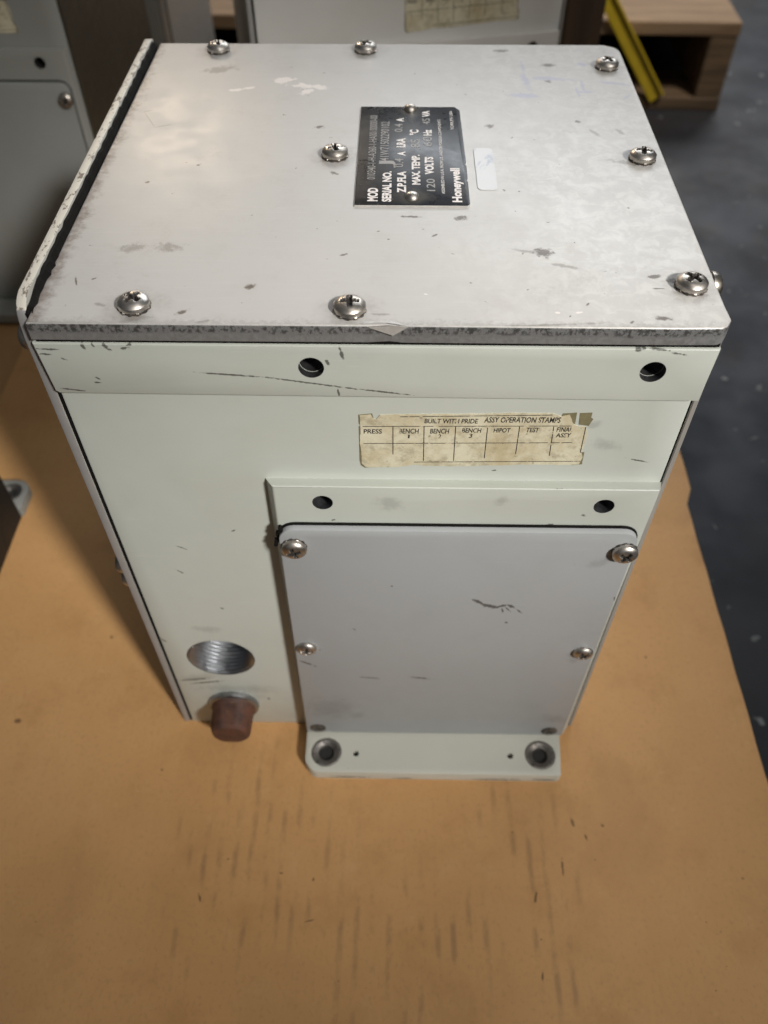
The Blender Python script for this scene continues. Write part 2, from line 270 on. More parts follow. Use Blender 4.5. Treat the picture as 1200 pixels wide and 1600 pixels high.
# ------------------------------------------------------------------ materials
SCREWS_LID = [(30, 198.5), (97.7, 199.3), (205.8, 182.5), (206.2, 99.3), (206.4, 17.1), (98.6, 3.4), (31.8, 4.4), (88.9, 100.3)]
def lid_paint():
    t = NT('worn_grey_lid_paint'); base = (0.55, 0.53, 0.505)
    c = t.mix(t.ramp(t.noise(11, 4), 0.3, 0.7), base, (0.515, 0.50, 0.48))
    # rubbed, chalky half of the lid towards the right-hand screws
    sep = t.n.new('ShaderNodeSeparateXYZ'); t.link(t.P, sep.inputs[0])
    rub = t.math('MULTIPLY', t.ramp(t.math('ADD', sep.outputs[0], t.math('MULTIPLY', t.noise(18, 4), 0.12)), 0.17, 0.25), t.ramp(t.noise(160, 6, 0.72, None, 0.6), 0.42, 0.62))
    c = t.mix(t.math('MULTIPLY', rub, 0.55), c, (0.66, 0.65, 0.61))
    c = t.mix(t.math('MULTIPLY', t.ramp(t.noise(70, 5, 0.7), 0.52, 0.75), 0.25), c, (0.43, 0.40, 0.36))
    streak = t.noise(9, 5, 0.65, (6, 130, 1))
    c = t.mix(t.math('MULTIPLY', t.ramp(streak, 0.5, 0.8), 0.16), c, (0.74, 0.72, 0.70))
    fine = t.noise(520, 5, 0.75); mid = t.noise(230, 6, 0.75)
    c = t.mix(t.math('MULTIPLY', t.ramp(t.noise(300, 2, 0.5), 0.745, 0.79), 0.7), c, (0.09, 0.075, 0.06))
    # grime that collected round the screws and along the torn gasket
    ring = t.spots([(x, y, 7.2, 6.2, 0.3) for x, y in SCREWS_LID])
    c = t.mix(t.math('MULTIPLY', t.mask(ring, mid, 2.6, 0.9), 0.40), c, (0.16, 0.14, 0.12))
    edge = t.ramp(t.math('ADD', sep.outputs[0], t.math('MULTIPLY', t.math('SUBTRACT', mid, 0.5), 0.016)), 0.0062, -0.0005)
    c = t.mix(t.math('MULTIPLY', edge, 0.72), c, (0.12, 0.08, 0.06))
    lip = t.ramp(t.math('ADD', sep.outputs[1], t.math('MULTIPLY', t.math('SUBTRACT', fine, 0.5), 0.016)), -0.0005, -0.0042)
    c = t.mix(t.math('MULTIPLY', lip, 0.25), c, (0.15, 0.13, 0.11))
    haze = t.math('MULTIPLY', t.ramp(t.noise(34, 6, 0.75, None, 0.6, (7, 3, 0)), 0.48, 0.72), t.ramp(fine, 0.35, 0.65))
    c = t.mix(t.math('MULTIPLY', haze, 0.22), c, (0.30, 0.27, 0.235))
    c = t.mix(t.math('MULTIPLY', t.mask(t.spots(LID_GREY), mid, 5.0, 0.5), 0.55), c, (0.20, 0.175, 0.15))
    c = t.mix(t.math('MULTIPLY', t.mask(t.spots(LID_BLUE), mid, 4.5, 0.6), 0.42), c, (0.30, 0.32, 0.52))
    c = t.mix(t.math('MULTIPLY', t.mask(t.spots(LID_PENCIL), fine, 0.8, 0.4), 0.45), c, (0.25, 0.22, 0.20))
    c = t.mix(t.math('MULTIPLY', t.mask(t.spots(LID_WHITE), mid, 4.0, 0.2), 0.75), c, (0.86, 0.80, 0.76))
    c = t.mix(t.math('MULTIPLY', t.mask(t.spots(LID_DARK), fine, 3.6, 0.4), 0.80), c, (0.085, 0.06, 0.04))
    r = t.math('ADD', t.ramp(t.noise(90, 5, 0.7), 0.3, 0.7, 0.36, 0.46), t.math('MULTIPLY', rub, -0.03))
    t.set(c, r, 0.0, 0.40); t.bump(t.math('ADD', t.noise(1100, 2, 0.5), t.math('MULTIPLY', fine, 0.6)), 0.08, 0.0001)
    return t.m
def bare_edge():
    """sheared aluminium edge: a rough, dirt-filled upper band above a cleaner lower one"""
    t = NT('scuffed_bare_aluminium'); nz = t.noise(520, 5, 0.72, (1, 1, 0.8)); lo = t.noise(90, 4, 0.6)
    sep = t.n.new('ShaderNodeSeparateXYZ'); t.link(t.P, sep.inputs[0])
    h = t.math('ADD', sep.outputs[2], t.math('MULTIPLY', t.math('SUBTRACT', lo, 0.5), 0.003))
    band = t.math('MULTIPLY', t.ramp(h, 0.2765, 0.2785), t.ramp(sep.outputs[2], 0.2808, 0.2803))
    d = t.math('MULTIPLY', t.ramp(nz, 0.42, 0.56), t.math('ADD', t.math('MULTIPLY', band, 0.85), 0.13))
    c = t.mix(d, (0.36, 0.355, 0.35), (0.045, 0.043, 0.04))
    t.set(c, t.ramp(nz, 0.4, 0.6, 0.36, 0.6), t.math('SUBTRACT', 0.62, t.math('MULTIPLY', d, 0.5))); t.bump(nz, 0.3, 0.0003)
    return t.m
def cardboard(name, light=(0.67, 0.375, 0.155)):
    t = NT(name); sep = t.n.new('ShaderNodeSeparateXYZ'); t.link(t.P, sep.inputs[0])
    c = t.mix(t.ramp(t.noise(5, 5, 0.6), 0.3, 0.7), light, tuple(x * k for x, k in zip(light, (0.88, 0.85, 0.80))))
    c = t.mix(t.math('MULTIPLY', t.ramp(t.noise(26, 5, 0.65), 0.48, 0.72), 0.5), c, tuple(x * k for x, k in zip(light, (0.72, 0.66, 0.58))))
    c = t.mix(t.math('MULTIPLY', t.ramp(t.noise(60, 5, 0.7, (1, 0.8, 1)), 0.52, 0.78), 0.30), c, (0.68, 0.42, 0.20))
    fib = t.noise(520, 4, 0.65, (1, 0.7, 1))
    c = t.mix(t.math('MULTIPLY', t.ramp(fib, 0.5, 0.74), 0.30), c, (0.36, 0.20, 0.09))
    # scuffs on the flute ridges, 8 mm apart
    wob = t.math('ADD', sep.outputs[0], t.math('MULTIPLY', t.noise(18, 2), 0.0035))
    ridge = t.math('ABSOLUTE', t.math('SUBTRACT', t.math('FRACT', t.math('DIVIDE', wob, 0.0079)), 0.5))
    ridge = t.ramp(ridge, 0.30, 0.02)
    dash = t.ramp(t.noise(75, 4, 0.6, (0.8, 0.45, 1)), 0.47, 0.64)
    worn = t.spots([(45, -72, 52, 76, 0.1), (188, -84, 28, 80, 0.1), (120, -112, 60, 46, 0)])
    reg = t.ramp(t.math('ADD', worn, t.math('MULTIPLY', t.math('SUBTRACT', t.noise(22, 4), 0.5), 2.0)), 1.1, 0.45)
    c = t.mix(t.math('MULTIPLY', t.math('MULTIPLY', ridge, dash), t.math('ADD', t.math('MULTIPLY', reg, 0.36), 0.03)), c, (0.13, 0.08, 0.045))
    # broad handling stains and pale rubbed patches
    c = t.mix(t.math('MULTIPLY', t.ramp(t.noise(9, 4, 0.6, None, 0.5, (2, 5, 0)), 0.52, 0.72), 0.28), c, (0.40, 0.21, 0.085))
    c = t.mix(t.math('MULTIPLY', t.ramp(t.noise(140, 5, 0.7), 0.60, 0.74), 0.22), c, (0.74, 0.50, 0.27))
    c = t.mix(t.math('MULTIPLY', t.mask(t.spots(CARD_DARK), t.noise(600, 5, 0.7), 3.0, 0.5), 0.75), c, (0.09, 0.045, 0.02))
    c = t.mix(t.math('MULTIPLY', t.ramp(t.noise(210, 2, 0.5), 0.76, 0.80), 0.5), c, (0.16, 0.085, 0.035))
    t.set(c, 0.62, 0.0, 0.35)
    soft = t.math('MULTIPLY', t.math('COSINE', t.math('MULTIPLY', sep.outputs[0], 2 * math.pi / 0.0079)), 0.18)
    t.bump(t.math('ADD', t.math('ADD', soft, t.noise(60, 3)), t.math('MULTIPLY', fib, 0.25)), 0.16, 0.0006)
    return t.m
def floor_mat():
    t = NT('dark_painted_concrete')
    c = t.mix(t.ramp(t.noise(2.6, 5, 0.6), 0.35, 0.65), (0.024, 0.027, 0.035), (0.034, 0.031, 0.031))
    c = t.mix(t.math('MULTIPLY', t.ramp(t.noise(9, 5, 0.7), 0.5, 0.7), 0.5), c, (0.016, 0.017, 0.021))
    c = t.mix(t.math('MULTIPLY', t.ramp(t.noise(6, 4, 0.6, None, 0, (3, 1, 0)), 0.60, 0.72), 0.5), c, (0.058, 0.040, 0.031))
    c = t.mix(t.math('MULTIPLY', t.ramp(t.noise(46, 4, 0.62), 0.66, 0.70), 0.8), c, (0.20, 0.20, 0.19))
    c = t.mix(t.math('MULTIPLY', t.ramp(t.noise(24, 3, 0.55, None, 0, (1, 7, 0)), 0.69, 0.715), 0.9), c, (0.26, 0.26, 0.25))
    t.set(c, t.ramp(t.noise(14, 4), 0.3, 0.7, 0.5, 0.68), 0.0, 0.32); t.bump(t.noise(40, 5), 0.15, 0.002)
    return t.m
def wood(name, a, b, axis=(1, 14, 14)):
    t = NT(name); g = t.noise(7, 5, 0.6, axis, 0.8)
    c = t.mix(t.ramp(g, 0.3, 0.7), a, b)
    c = t.mix(t.math('MULTIPLY', t.ramp(t.noise(8, 4), 0.55, 0.75), 0.5), c, tuple(x * 0.5 for x in b))
    t.set(c, 0.75); t.bump(g, 0.4, 0.002)
    return t.m
def metal(name, c, rough, nz=300, dark=0.35):
    t = NT(name); n = t.noise(nz, 4, 0.6); oi = t.n.new('ShaderNodeObjectInfo')
    tarn = t.mix(t.math('MULTIPLY', oi.outputs['Random'], 0.55), c, (c[0] * 0.62, c[1] * 0.56, c[2] * 0.48))
    t.set(t.mix(t.ramp(n, 0.5, 0.75), tarn, tuple(x * dark for x in c)), t.ramp(n, 0.35, 0.75, rough - 0.05, rough + 0.16), 1.0)
    return t.m
def rust():
    t = NT('rusty_iron'); n = t.noise(120, 6, 0.7); n2 = t.noise(420, 3)
    c = t.mix(t.ramp(n, 0.35, 0.7), (0.135, 0.056, 0.034), (0.055, 0.031, 0.024))
    c = t.mix(t.math('MULTIPLY', t.ramp(n2, 0.6, 0.75), 0.6), c, (0.17, 0.080, 0.045))
    t.set(c, 0.6, 0.15); t.bump(n2, 0.4, 0.0004)
    return t.m
def paper():
    t = NT('aged_label_paper'); n = t.noise(55, 6, 0.7)
    c = t.mix(t.ramp(n, 0.35, 0.7), (0.68, 0.63, 0.47), (0.50, 0.42, 0.26))
    c = t.mix(t.math('MULTIPLY', t.ramp(t.noise(150, 5, 0.7), 0.46, 0.68), 0.65), c, (0.34, 0.29, 0.19))
    c = t.mix(t.math('MULTIPLY', t.ramp(t.noise(420, 4, 0.6), 0.62, 0.72), 0.7), c, (0.16, 0.13, 0.09))
    t.set(c, 0.6); t.bump(t.noise(300, 4), 0.3, 0.0003)
    return t.m
def ink(name, c, under, wear=0.58, scale=380):
    t = NT(name); n = t.noise(scale, 4, 0.65)
    t.set(t.mix(t.ramp(n, wear, wear + 0.07), c, under), 0.5)
    return t.m
def plate_black():
    t = NT('black_anodised_plate'); n = t.noise(70, 5, 0.7); f = t.noise(600, 3)
    c = t.mix(t.math('MULTIPLY', t.ramp(n, 0.5, 0.75), 0.6), (0.012, 0.013, 0.016), (0.055, 0.052, 0.05))
    c = t.mix(t.math('MULTIPLY', t.ramp(f, 0.66, 0.74), 0.5), c, (0.20, 0.19, 0.18))
    sp = t.spots([(118.2, 69.0, 6.5, 5.0, 0), (118.0, 137.5, 5.0, 4.5, 0)])
    c = t.mix(t.math('MULTIPLY', t.mask(sp, t.noise(180, 4), 1.4, 0.5), 0.5), c, (0.11, 0.10, 0.085))
    t.set(c, t.ramp(n, 0.35, 0.7, 0.26, 0.42), 0.0, 0.28); t.bump(t.noise(50, 3), 0.12, 0.0004)
    return t.m
def sticker():
    t = NT('faded_white_sticker'); n = t.noise(110, 5, 0.7, (1, 0.5, 1), 1.5)
    t.set(t.mix(t.ramp(n, 0.5, 0.62), (0.62, 0.62, 0.615), (0.42, 0.44, 0.50)), 0.4)
    return t.m
GREEN = (0.53, 0.55, 0.495)
BLUE = (0.372, 0.383, 0.388)
M = dict(lid=lid_paint(), edge=bare_edge(), card=cardboard('kraft_cardboard'), card2=cardboard('kraft_cardboard_under', (0.50, 0.285, 0.12)),
    floor=floor_mat(),
    face=paint('greenish_grey_enamel_body', GREEN, FACE_DARK, FACE_GREY),
    band=paint('greenish_grey_enamel_band', (0.53, 0.55, 0.49), BAND_DARK),
    raised=paint('greenish_grey_enamel_casting', (0.525, 0.545, 0.488), RAISED_DARK, RAISED_GREY),
    plate=paint('blue_grey_enamel_cover', BLUE, PLATE_DARK, PLATE_GREY, rough=0.5, mott=0.03),
    foot=paint('scuffed_enamel_foot', (0.62, 0.61, 0.53), [(90, -279, 9, 0.7, 0), (120, -280, 5, 0.6, 0), (170, -279.5, 12, 0.6, 0), (196, -279, 7, 0.8, 0)]),
    plain=paint('dark_grey_enamel', (0.30, 0.30, 0.275)), plain_plate=paint('dark_grey_enamel_cover', (0.28, 0.285, 0.27)),  # same grey enamel darkened, as the spot over-lights the units behind
    pale=paint('pale_grey_enamel', (0.70, 0.68, 0.645)),  # enamel lightened to make up for light missing on the back unit
    strip=simple('dull_silver_panel_edge', (0.42, 0.41, 0.40), 0.42, 0.35, 0.12, 120),
    side=simple('grey_side_panel_paint', (0.36, 0.34, 0.31), 0.45),
    panel=simple('cream_grey_panel_paint', (0.50, 0.49, 0.44), 0.45),
    gasket=simple('black_rubber_gasket', (0.012, 0.011, 0.010), 0.8, 0, 0.3, 200, 0.4),
    screw=metal('dull_nickel_screw', (0.60, 0.56, 0.51), 0.38, 300, 0.5), washer=metal('dark_lock_washer', (0.22, 0.20, 0.18), 0.4),
    dull=metal('tarnished_flat_screw', (0.26, 0.25, 0.23), 0.42),
    zinc=metal('zinc_thread', (0.42, 0.43, 0.45), 0.36, 200, 0.6), bushing=metal('worn_steel_bushing', (0.33, 0.31, 0.29), 0.45),
    rust=rust(), paper=paper(), residue=simple('olive_adhesive_residue', (0.27, 0.235, 0.13), 0.6, 0, 0.3, 260),
    ink=ink('worn_black_ink', (0.03, 0.028, 0.025), (0.55, 0.46, 0.31)),
    black=plate_black(), white_ink=ink('white_print', (0.80, 0.74, 0.70), (0.30, 0.28, 0.26), 0.70),
    grey_ink=ink('stamped_grey_print', (0.30, 0.28, 0.26), (0.07, 0.065, 0.06), 0.60, 700), sticker=sticker(),
    bore=metal('grimy_bore_wall', (0.20, 0.20, 0.21), 0.5, 260, 0.3),  # bare metal with the shade of the bores put into its colour
    slot=simple('dirt_in_screw_slot', (0.035, 0.03, 0.026), 0.6),  # dark colour standing in for shade in the screw recess
    hole=simple('dark_bore', (0.02, 0.019, 0.018), 0.7),  # near-black that stands for the unlit depth of the foot's holes
    pallet=wood('pallet_pine', (0.34, 0.22, 0.12), (0.19, 0.115, 0.06)), pallet_dark=wood('pallet_old_pine', (0.17, 0.105, 0.055), (0.085, 0.052, 0.026)),
    yellow=simple('yellow_painted_steel', (0.72, 0.50, 0.03), 0.45, 0, 0.2, 40), brown=wood('dark_brown_timber', (0.060, 0.036, 0.019), (0.03, 0.018, 0.01), (14, 14, 1)),
    bright=metal('bright_burnished_edge', (0.78, 0.77, 0.75), 0.3, 400, 0.5), umber=simple('dark_umber_side', (0.055, 0.042, 0.026), 0.5), blackside=simple('black_side_paint', (0.012, 0.011, 0.010), 0.6),  # both dark side colours put shade into the paint of grey panels
    chalk=simple('chipped_edge_metal', (0.70, 0.67, 0.63), 0.45, 0.3, 0.2, 500),  # chipped metal, and the painted highlight on the lid's bevel
    orange=simple('orange_cable_sheath', (0.30, 0.12, 0.02), 0.5))
# the panel's rim, paint rubbed off in flecks
def rim():
    t = NT('flecked_panel_rim'); n = t.noise(420, 4, 0.7, (1, 0.45, 1))
    c = t.mix(t.ramp(n, 0.54, 0.60), (0.66, 0.62, 0.54), (0.20, 0.165, 0.13))
    t.set(c, 0.5); t.bump(n, 0.3, 0.0004); return t.m
M['rim'] = rim()
M['gasket'].node_tree.nodes['Principled BSDF'].inputs['Specular IOR Level'].default_value = 0.12

# ------------------------------------------------------------------ the place: floor, pallet, cardboard
bm = bmesh.new()
q = [bm.verts.new(p) for p in ((-14, -9, -0.1262), (14, -9, -0.1262), (14, 19, -0.1262), (-14, 19, -0.1262))]; bm.faces.new(q)
tag(obj('floor', to_mesh('floor', bm, M['floor'])), kind='structure')

def pallet(name, label, loc, rz, w, d, mat_top, mat_low, nb, blocks=3):
    """wooden pallet w wide (x), d deep (y), 120 mm high, its base at z = 0"""
    root = empty(name, loc, rz); tag(root, label, 'pallet')
    bw = 95.0; gap = (d - nb * bw) / (nb - 1)
    top = to_mesh('deck_board', bm_box(-w / 2, w / 2, 0, bw, 0, 18, 1.5, 1, None, False), mat_top)
    for i in range(nb): obj('deck_board', top, root, Vector((0, i * (bw + gap), 102)) * S)
    st = to_mesh('stringer', bm_box(-19, 19, 1, d - 1, 0, 83.6, 1.5, 1, None, False), mat_low)
    for k in range(blocks): obj('stringer', st, root, Vector((-w / 2 + 20 + k * (w - 40) / (blocks - 1), 0, 18.2)) * S)
    lo = to_mesh('bottom_board', bm_box(-w / 2, w / 2, 0, bw, 0, 18, 1.5, 1, None, False), mat_low)
    for i in (0, 0.5, 1): obj('bottom_board', lo, root, Vector((0, i * (d - bw), 0)) * S)
    return root
pallet('wooden_pallet', 'wooden pallet underneath the cardboard sheets', Vector((-110, -430, -126)) * S, 0, 850, 1170, M['pallet'], M['pallet_dark'], 8)
pallet('wooden_pallet', 'worn timber pallet on the bare dark floor with a yellow bar leaning on it', Vector((92, 1066, -126)) * S, math.radians(-1.6), 1000, 1000, M['pallet'], M['pallet_dark'], 10)

# upper sheet: a tab along the right-hand edge ends in a step; slight waves
def sheet(name, label, x0, x1, y0, y1, z, th, mat, step=False, group=None):
    bm = bmesh.new(); nx, ny = 44, 80; g = {}
    for lay, zz in ((0, z), (1, z - th)):
        for i in range(nx + 1):
            for j in range(ny + 1):
                x = x0 + (x1 - x0) * i / nx; y = y0 + (y1 - y0) * j / ny
                if step and i == nx:
                    x += (4.5 if y > 168 else -1.5) + 0.25 * math.sin(y * 0.13)
                wv = 0.0 if z - th < -3.5 else 0.25 * math.sin(x * 0.021 + 1) * math.sin(y * 0.017)
                inside = -10 < x < 225 and -40 < y < 215
                g[lay, i, j] = bm.verts.new(Vector((x, y, zz + (0 if inside else min(wv, 0.0)))) * S)
    for i in range(nx):
        for j in range(ny):
            bm.faces.new((g[0, i, j], g[0, i + 1, j], g[0, i + 1, j + 1], g[0, i, j + 1]))
            bm.faces.new((g[1, i, j], g[1, i, j + 1], g[1, i + 1, j + 1], g[1, i + 1, j]))
    for i in range(nx):
        bm.faces.new((g[0, i, 0], g[1, i, 0], g[1, i + 1, 0], g[0, i + 1, 0])); bm.faces.new((g[0, i, ny], g[0, i + 1, ny], g[1, i + 1, ny], g[1, i, ny]))
    for j in range(ny):
        bm.faces.new((g[0, 0, j], g[0, 0, j + 1], g[1, 0, j + 1], g[1, 0, j])); bm.faces.new((g[0, nx, j], g[1, nx, j], g[1, nx, j + 1], g[0, nx, j + 1]))
    o = obj(name, to_mesh(name, bm, mat, 50)); tag(o, label, 'cardboard'); return o
sheet('cardboard_sheet', 'large tan cardboard sheet under the pale grey box, scuffed in dashes', -195, 318.5, -430, 735, 0.0, 3.2, M['card'], True)
sheet('cardboard_sheet', 'lower cardboard sheet whose edge runs beneath the large tan one', -530, 305, -425, 730, -3.4, 2.2, M['card2'])

# ------------------------------------------------------------------ screw meshes
def screw_head(name, mat, R=5.0, H=3.3, deep=2.1, rings=24, seg=72):
    """pan head with a cross recess: polar height field over a skirt"""
    bm = bmesh.new(); rows = []
    for k in range(1, rings + 1):
        r = R * math.sin(math.pi / 2 * k / rings) if k > 4 else R * 0.085 * k
        row = []
        for i in range(seg):
            a = 2 * math.pi * i / seg; x, y = r * math.cos(a), r * math.sin(a)
            t = r / R; h = H * (1 - 0.30 * t * t - 0.25 * t ** 6) if t < 1 else H * 0.45
            ln = R * 0.56; w = R * 0.15
            ins = max(min(w - abs(y), ln - abs(x)), min(w - abs(x), ln - abs(y)))
            ctr = R * 0.20 - r
            dd = max(ins, ctr)
            if dd > -0.16: h -= deep * min(1.0, (dd + 0.16) / 0.30) * (1.0 - 0.45 * min(1, r / ln))
            row.append(bm.verts.new((x * S, y * S, h * S)))
        rows.append(row)
    for row in rows:
        for v in row: v.tag = False
    c = bm.verts.new((0, 0, (H - deep) * S))
    sk = [bm.verts.new((R * 0.99 * math.cos(2 * math.pi * i / seg) * S, R * 0.99 * math.sin(2 * math.pi * i / seg) * S, 0)) for i in range(seg)]
    rows.append(sk)
    for i in range(seg): bm.faces.new((c, rows[0][i], rows[0][(i + 1) % seg]))
    for k in range(len(rows) - 1):
        for i in range(seg): bm.faces.new((rows[k][i], rows[k + 1][i], rows[k + 1][(i + 1) % seg], rows[k][(i + 1) % seg]))
    for f in bm.faces:                                  # near-black colour paints the shade inside the cross recess
        p = f.calc_center_median(); r = math.hypot(p.x, p.y) / S; t = r / R
        if t < 0.75 and p.z / S < H * (1 - 0.30 * t * t - 0.25 * t ** 6) - 0.38: f.material_index = 1
    bmesh.ops.recalc_face_normals(bm, faces=bm.faces)
    return to_mesh(name, bm, [mat, M['slot']], 50)
def lock_washer():
    bm = bmesh.new(); n = 72; rows = []
    for (r, h) in ((3.0, 0.6), (4.6, 0.75), (4.85, 0.5), (4.85, 0.0), (3.0, 0.0)):
        row = []
        for i in range(n):
            tooth = (i // 3) % 2
            rr = r + (0.35 if tooth and r > 4 else 0) ; hh = h * (1.25 if tooth and r > 4 else 0.8)
            a = 2 * math.pi * i / n; row.append(bm.verts.new((rr * math.cos(a) * S, rr * math.sin(a) * S, hh * S)))
        rows.append(row)
    for k in range(5):
        for i in range(n): bm.faces.new((rows[k][i], rows[k][(i + 1) % n], rows[(k + 1) % 5][(i + 1) % n], rows[(k + 1) % 5][i]))
    bmesh.ops.recalc_face_normals(bm, faces=bm.faces)
    return to_mesh('washer', bm, M['washer'], 30)
ME_SCREW = screw_head('screw', M['screw']); ME_WASHER = lock_washer()
ME_SMALL = screw_head('small_screw', M['screw'], 4.6, 3.0, 1.5, 16, 48)
ME_FLAT = screw_head('flat_screw', M['dull'], 4.3, 0.9, 0.6, 14, 40)
ME_ROUND = to_mesh('round_screw', bm_lathe([(5.0, 0), (5.0, 0.8), (4.7, 2.0), (3.9, 3.1), (2.4, 3.9), (0.8, 4.2)], 32), M['screw'], 50)
ME_RIVET = to_mesh('rivet', bm_lathe([(2.7, 0), (2.6, 0.5), (2.1, 1.2), (1.2, 1.7), (0.4, 1.85)], 24), M['screw'], 50)
def add_screw(root, me, x, y, z, rot, washer=True, spin=0.0, name='screw', tilt=0.0):
    """rot: 'z' up, 'f' facing the front, 'l' left, 'r' right"""
    R = {'z': Matrix.Identity(3), 'f': Matrix.Rotation(math.pi / 2, 3, 'X'), 'l': Matrix.Rotation(-math.pi / 2, 3, 'Y'), 'r': Matrix.Rotation(math.pi / 2, 3, 'Y')}[rot]
    Rm = R @ Matrix.Rotation(tilt, 3, 'X') @ Matrix.Rotation(spin, 3, 'Z')
    lift = 0.75 if washer else 0.0
    o = obj(name, me, root, L(x, y, z) + R @ Vector((0, 0, lift * S)), Rm.to_euler())
    if washer:
        w = obj('washer', ME_WASHER, o, (0, 0, -lift * S)); w.rotation_euler = (0, 0, random.random())
    return o

# ------------------------------------------------------------------ the actuator
def poly_faces_mat(me, test, idx):
    for p in me.polygons:
        if test(p): p.material_index = idx
def make_actuator(name):
    root = empty(name)
    # body: casting with the conduit bore and the pipe-plug bore
    bm = bm_box(0, 212.5, 0, 206, -281, -8.2, 1.2, 2)
    me = cut(to_mesh('body', bm, [M['face']]), [((27.2, 10, -208.5), 'y', 17.0, 60), ((85.9, 4, -17.5), 'y', 4.0, 24), ((195, 4, -18), 'y', 4.0, 24), ((86, 2, -81), 'y', 3.9, 24), ((192, 2, -81.5), 'y', 3.9, 24)], M['bore'])
    obj('body', me, root)
    # threaded sleeve in the conduit bore: twelve turns of a V thread
    prof = []; z = 0.0
    for k in range(13):
        prof += [(16.9, -z), (15.6, -z - 1.1)]; z += 2.2
    prof += [(16.8, -z), (16.8, -z - 2), (3, -z - 2.2)]
    bm = bm_lathe(prof, 48, cap=False)
    obj('conduit_thread', to_mesh('conduit_thread', bm, M['zinc'], 60), root, L(27.2, 0.4, -208.5), (math.pi / 2, 0, 0))
    # band along the top of the front
    pts = [(1.5, -29.3), (0.4, -28.3), (-1.0, -8.6), (213.9, -8.8), (213.2, -30.4)]
    me = cut(to_mesh('front_band', bm_prism([(x, z) for x, z in pts], 0.02, -3.0, 'y', 0.5), M['band']), [((85.9, 0, -17.5), 'y', 4.15, 30), ((195, 0, -18), 'y', 4.15, 30)], M['bore'])
    obj('front_band', me, root)
    # raised casting that carries the terminal cover, drafted sides
    bm = bmesh.new()
    back = [(64.6, -73.6), (212.6, -73.6), (212.6, -281), (64.6, -281)]; front = [(67.7, -71.9), (210.6, -72.0), (208.6, -281), (65.6, -281)]
    a = [bm.verts.new(L(x, 0.02, z)) for x, z in back]; b = [bm.verts.new(L(x, -5.5, z)) for x, z in front]
    fs = [bm.faces.new(a), bm.faces.new(b[::-1])] + [bm.faces.new((a[i], b[i], b[(i + 1) % 4], a[(i + 1) % 4])) for i in range(4)]
    bmesh.ops.recalc_face_normals(bm, faces=bm.faces)
    bmesh.ops.bevel(bm, geom=list(fs[1].edges), offset=0.9 * S, segments=3, affect='EDGES', profile=0.5)
    me = cut(to_mesh('raised_casting', bm, M['raised']), [((86, 0, -81), 'y', 3.9, 30), ((192, 0, -81.5), 'y', 3.9, 30)], M['bore'])
    obj('raised_casting', me, root)
    # galvanised stops seen down the four bolt holes
    st = to_mesh('hole_stop', bm_lathe([(3.95, 0), (3.95, 1.5), (3.0, 1.9)], 24), M['bushing'])
    for x, z, y in ((85.9, -17.5, 8.5), (195, -18, 8.5), (86, -81, 6.5), (192, -81.5, 6.5)):
        obj('hole_stop', st, root, L(x, y, z), (math.pi / 2, 0, 0))
    # terminal cover plate with a rubber gasket behind it
    def outl(x0, x1, xb0, xb1, z0, z1, r):
        return arc(x0 + r, z1 - r, r, 180, 90) + arc(x1 - r, z1 - r, r, 90, 0) + [(xb1, z0), (xb0, z0)]
    g = outl(67.5, 208.6, 66.1, 207.6, -272.9, -92.7, 7)
    gp = []
    for i, (x, z) in enumerate(g): gp.append((x, z))
    obj('cover_gasket', to_mesh('cover_gasket', bm_prism(gp, -5.52, -6.3, 'y'), M['gasket']), root)
    # torn gasket tongue squeezed out at the corner
    bm = bmesh.new()
    for k, (x, z, rr) in enumerate(((67.3, -99.0, 1.3), (66.6, -103.0, 1.0), (66.2, -104.6, 0.9), (68.6, -95.6, 1.1))):
        bm_prism([(x + rr * math.cos(t) * random.uniform(0.6, 1.2), z + rr * math.sin(t) * random.uniform(0.7, 1.5)) for t in [i * math.pi / 4 for i in range(8)]], -5.6, -7.2 - 0.3 * k, 'y', 0, bm)
    obj('gasket_scrap', to_mesh('gasket_scrap', bm, M['gasket']), root)
    cp = obj('cover_plate', to_mesh('cover_plate', bm_prism(outl(68.0, 208.2, 66.4, 207.0, -272.7, -93.6, 6.4), -6.35, -8.9, 'y', 0.45), M['plate']), root)
    for i, (x, z) in enumerate(((73.7, -104.0), (204.2, -104.5), (73.0, -181.6), (202.2, -182.6))):
        add_screw(root, ME_SCREW if i < 2 else ME_SMALL, x, -8.9, z, 'f', i < 2, 0.3 + i * 0.6)
    for x, z in ((72.8, -267.6), (199.4, -267.6)):
        add_screw(root, ME_FLAT, x, -8.9, z, 'f', False, 0.5, 'flat_screw')
    # mounting foot with two bushed bolt holes and two pin holes
    pts = [(66.3, -5.45), (66.3, -24.5), (67.2, -27), (70.5, -30.6), (73.5, -31.6), (202.8, -31.8), (204.3, -30.6), (206.3, -5.45)]
    me = cut(to_mesh('mounting_foot', bm_prism(pts, -281, -273, 'z', 0.9), M['foot']), [((77.8, -20.4, -270), 'z', 8.3, 13.0), ((194, -20.4, -270), 'z', 8.3, 13.0), ((93.9, -20.9, -272), 'z', 1.7, 12), ((177.7, -21.1, -272), 'z', 1.7, 12)])
    obj('mounting_foot', me, root)
    bu = to_mesh('bushing', bm_lathe([(8.2, 0), (8.2, 3.2), (7.6, 3.5), (6.6, 3.4), (5.6, 2.6), (4.4, 2.2), (3.9, 1.4), (3.9, 0.15)], 36, cap=False), M['bushing'])
    bd = to_mesh('bolt_hole', bm_lathe([(3.88, 0.1), (3.88, 0.3)], 24), M['hole'])  # dark disc painted as the shade down the bolt hole
    for x in (77.8, 194):
        b = obj('bushing', bu, root, L(x, -20.4, -276.4)); obj('bolt_hole', bd, b)
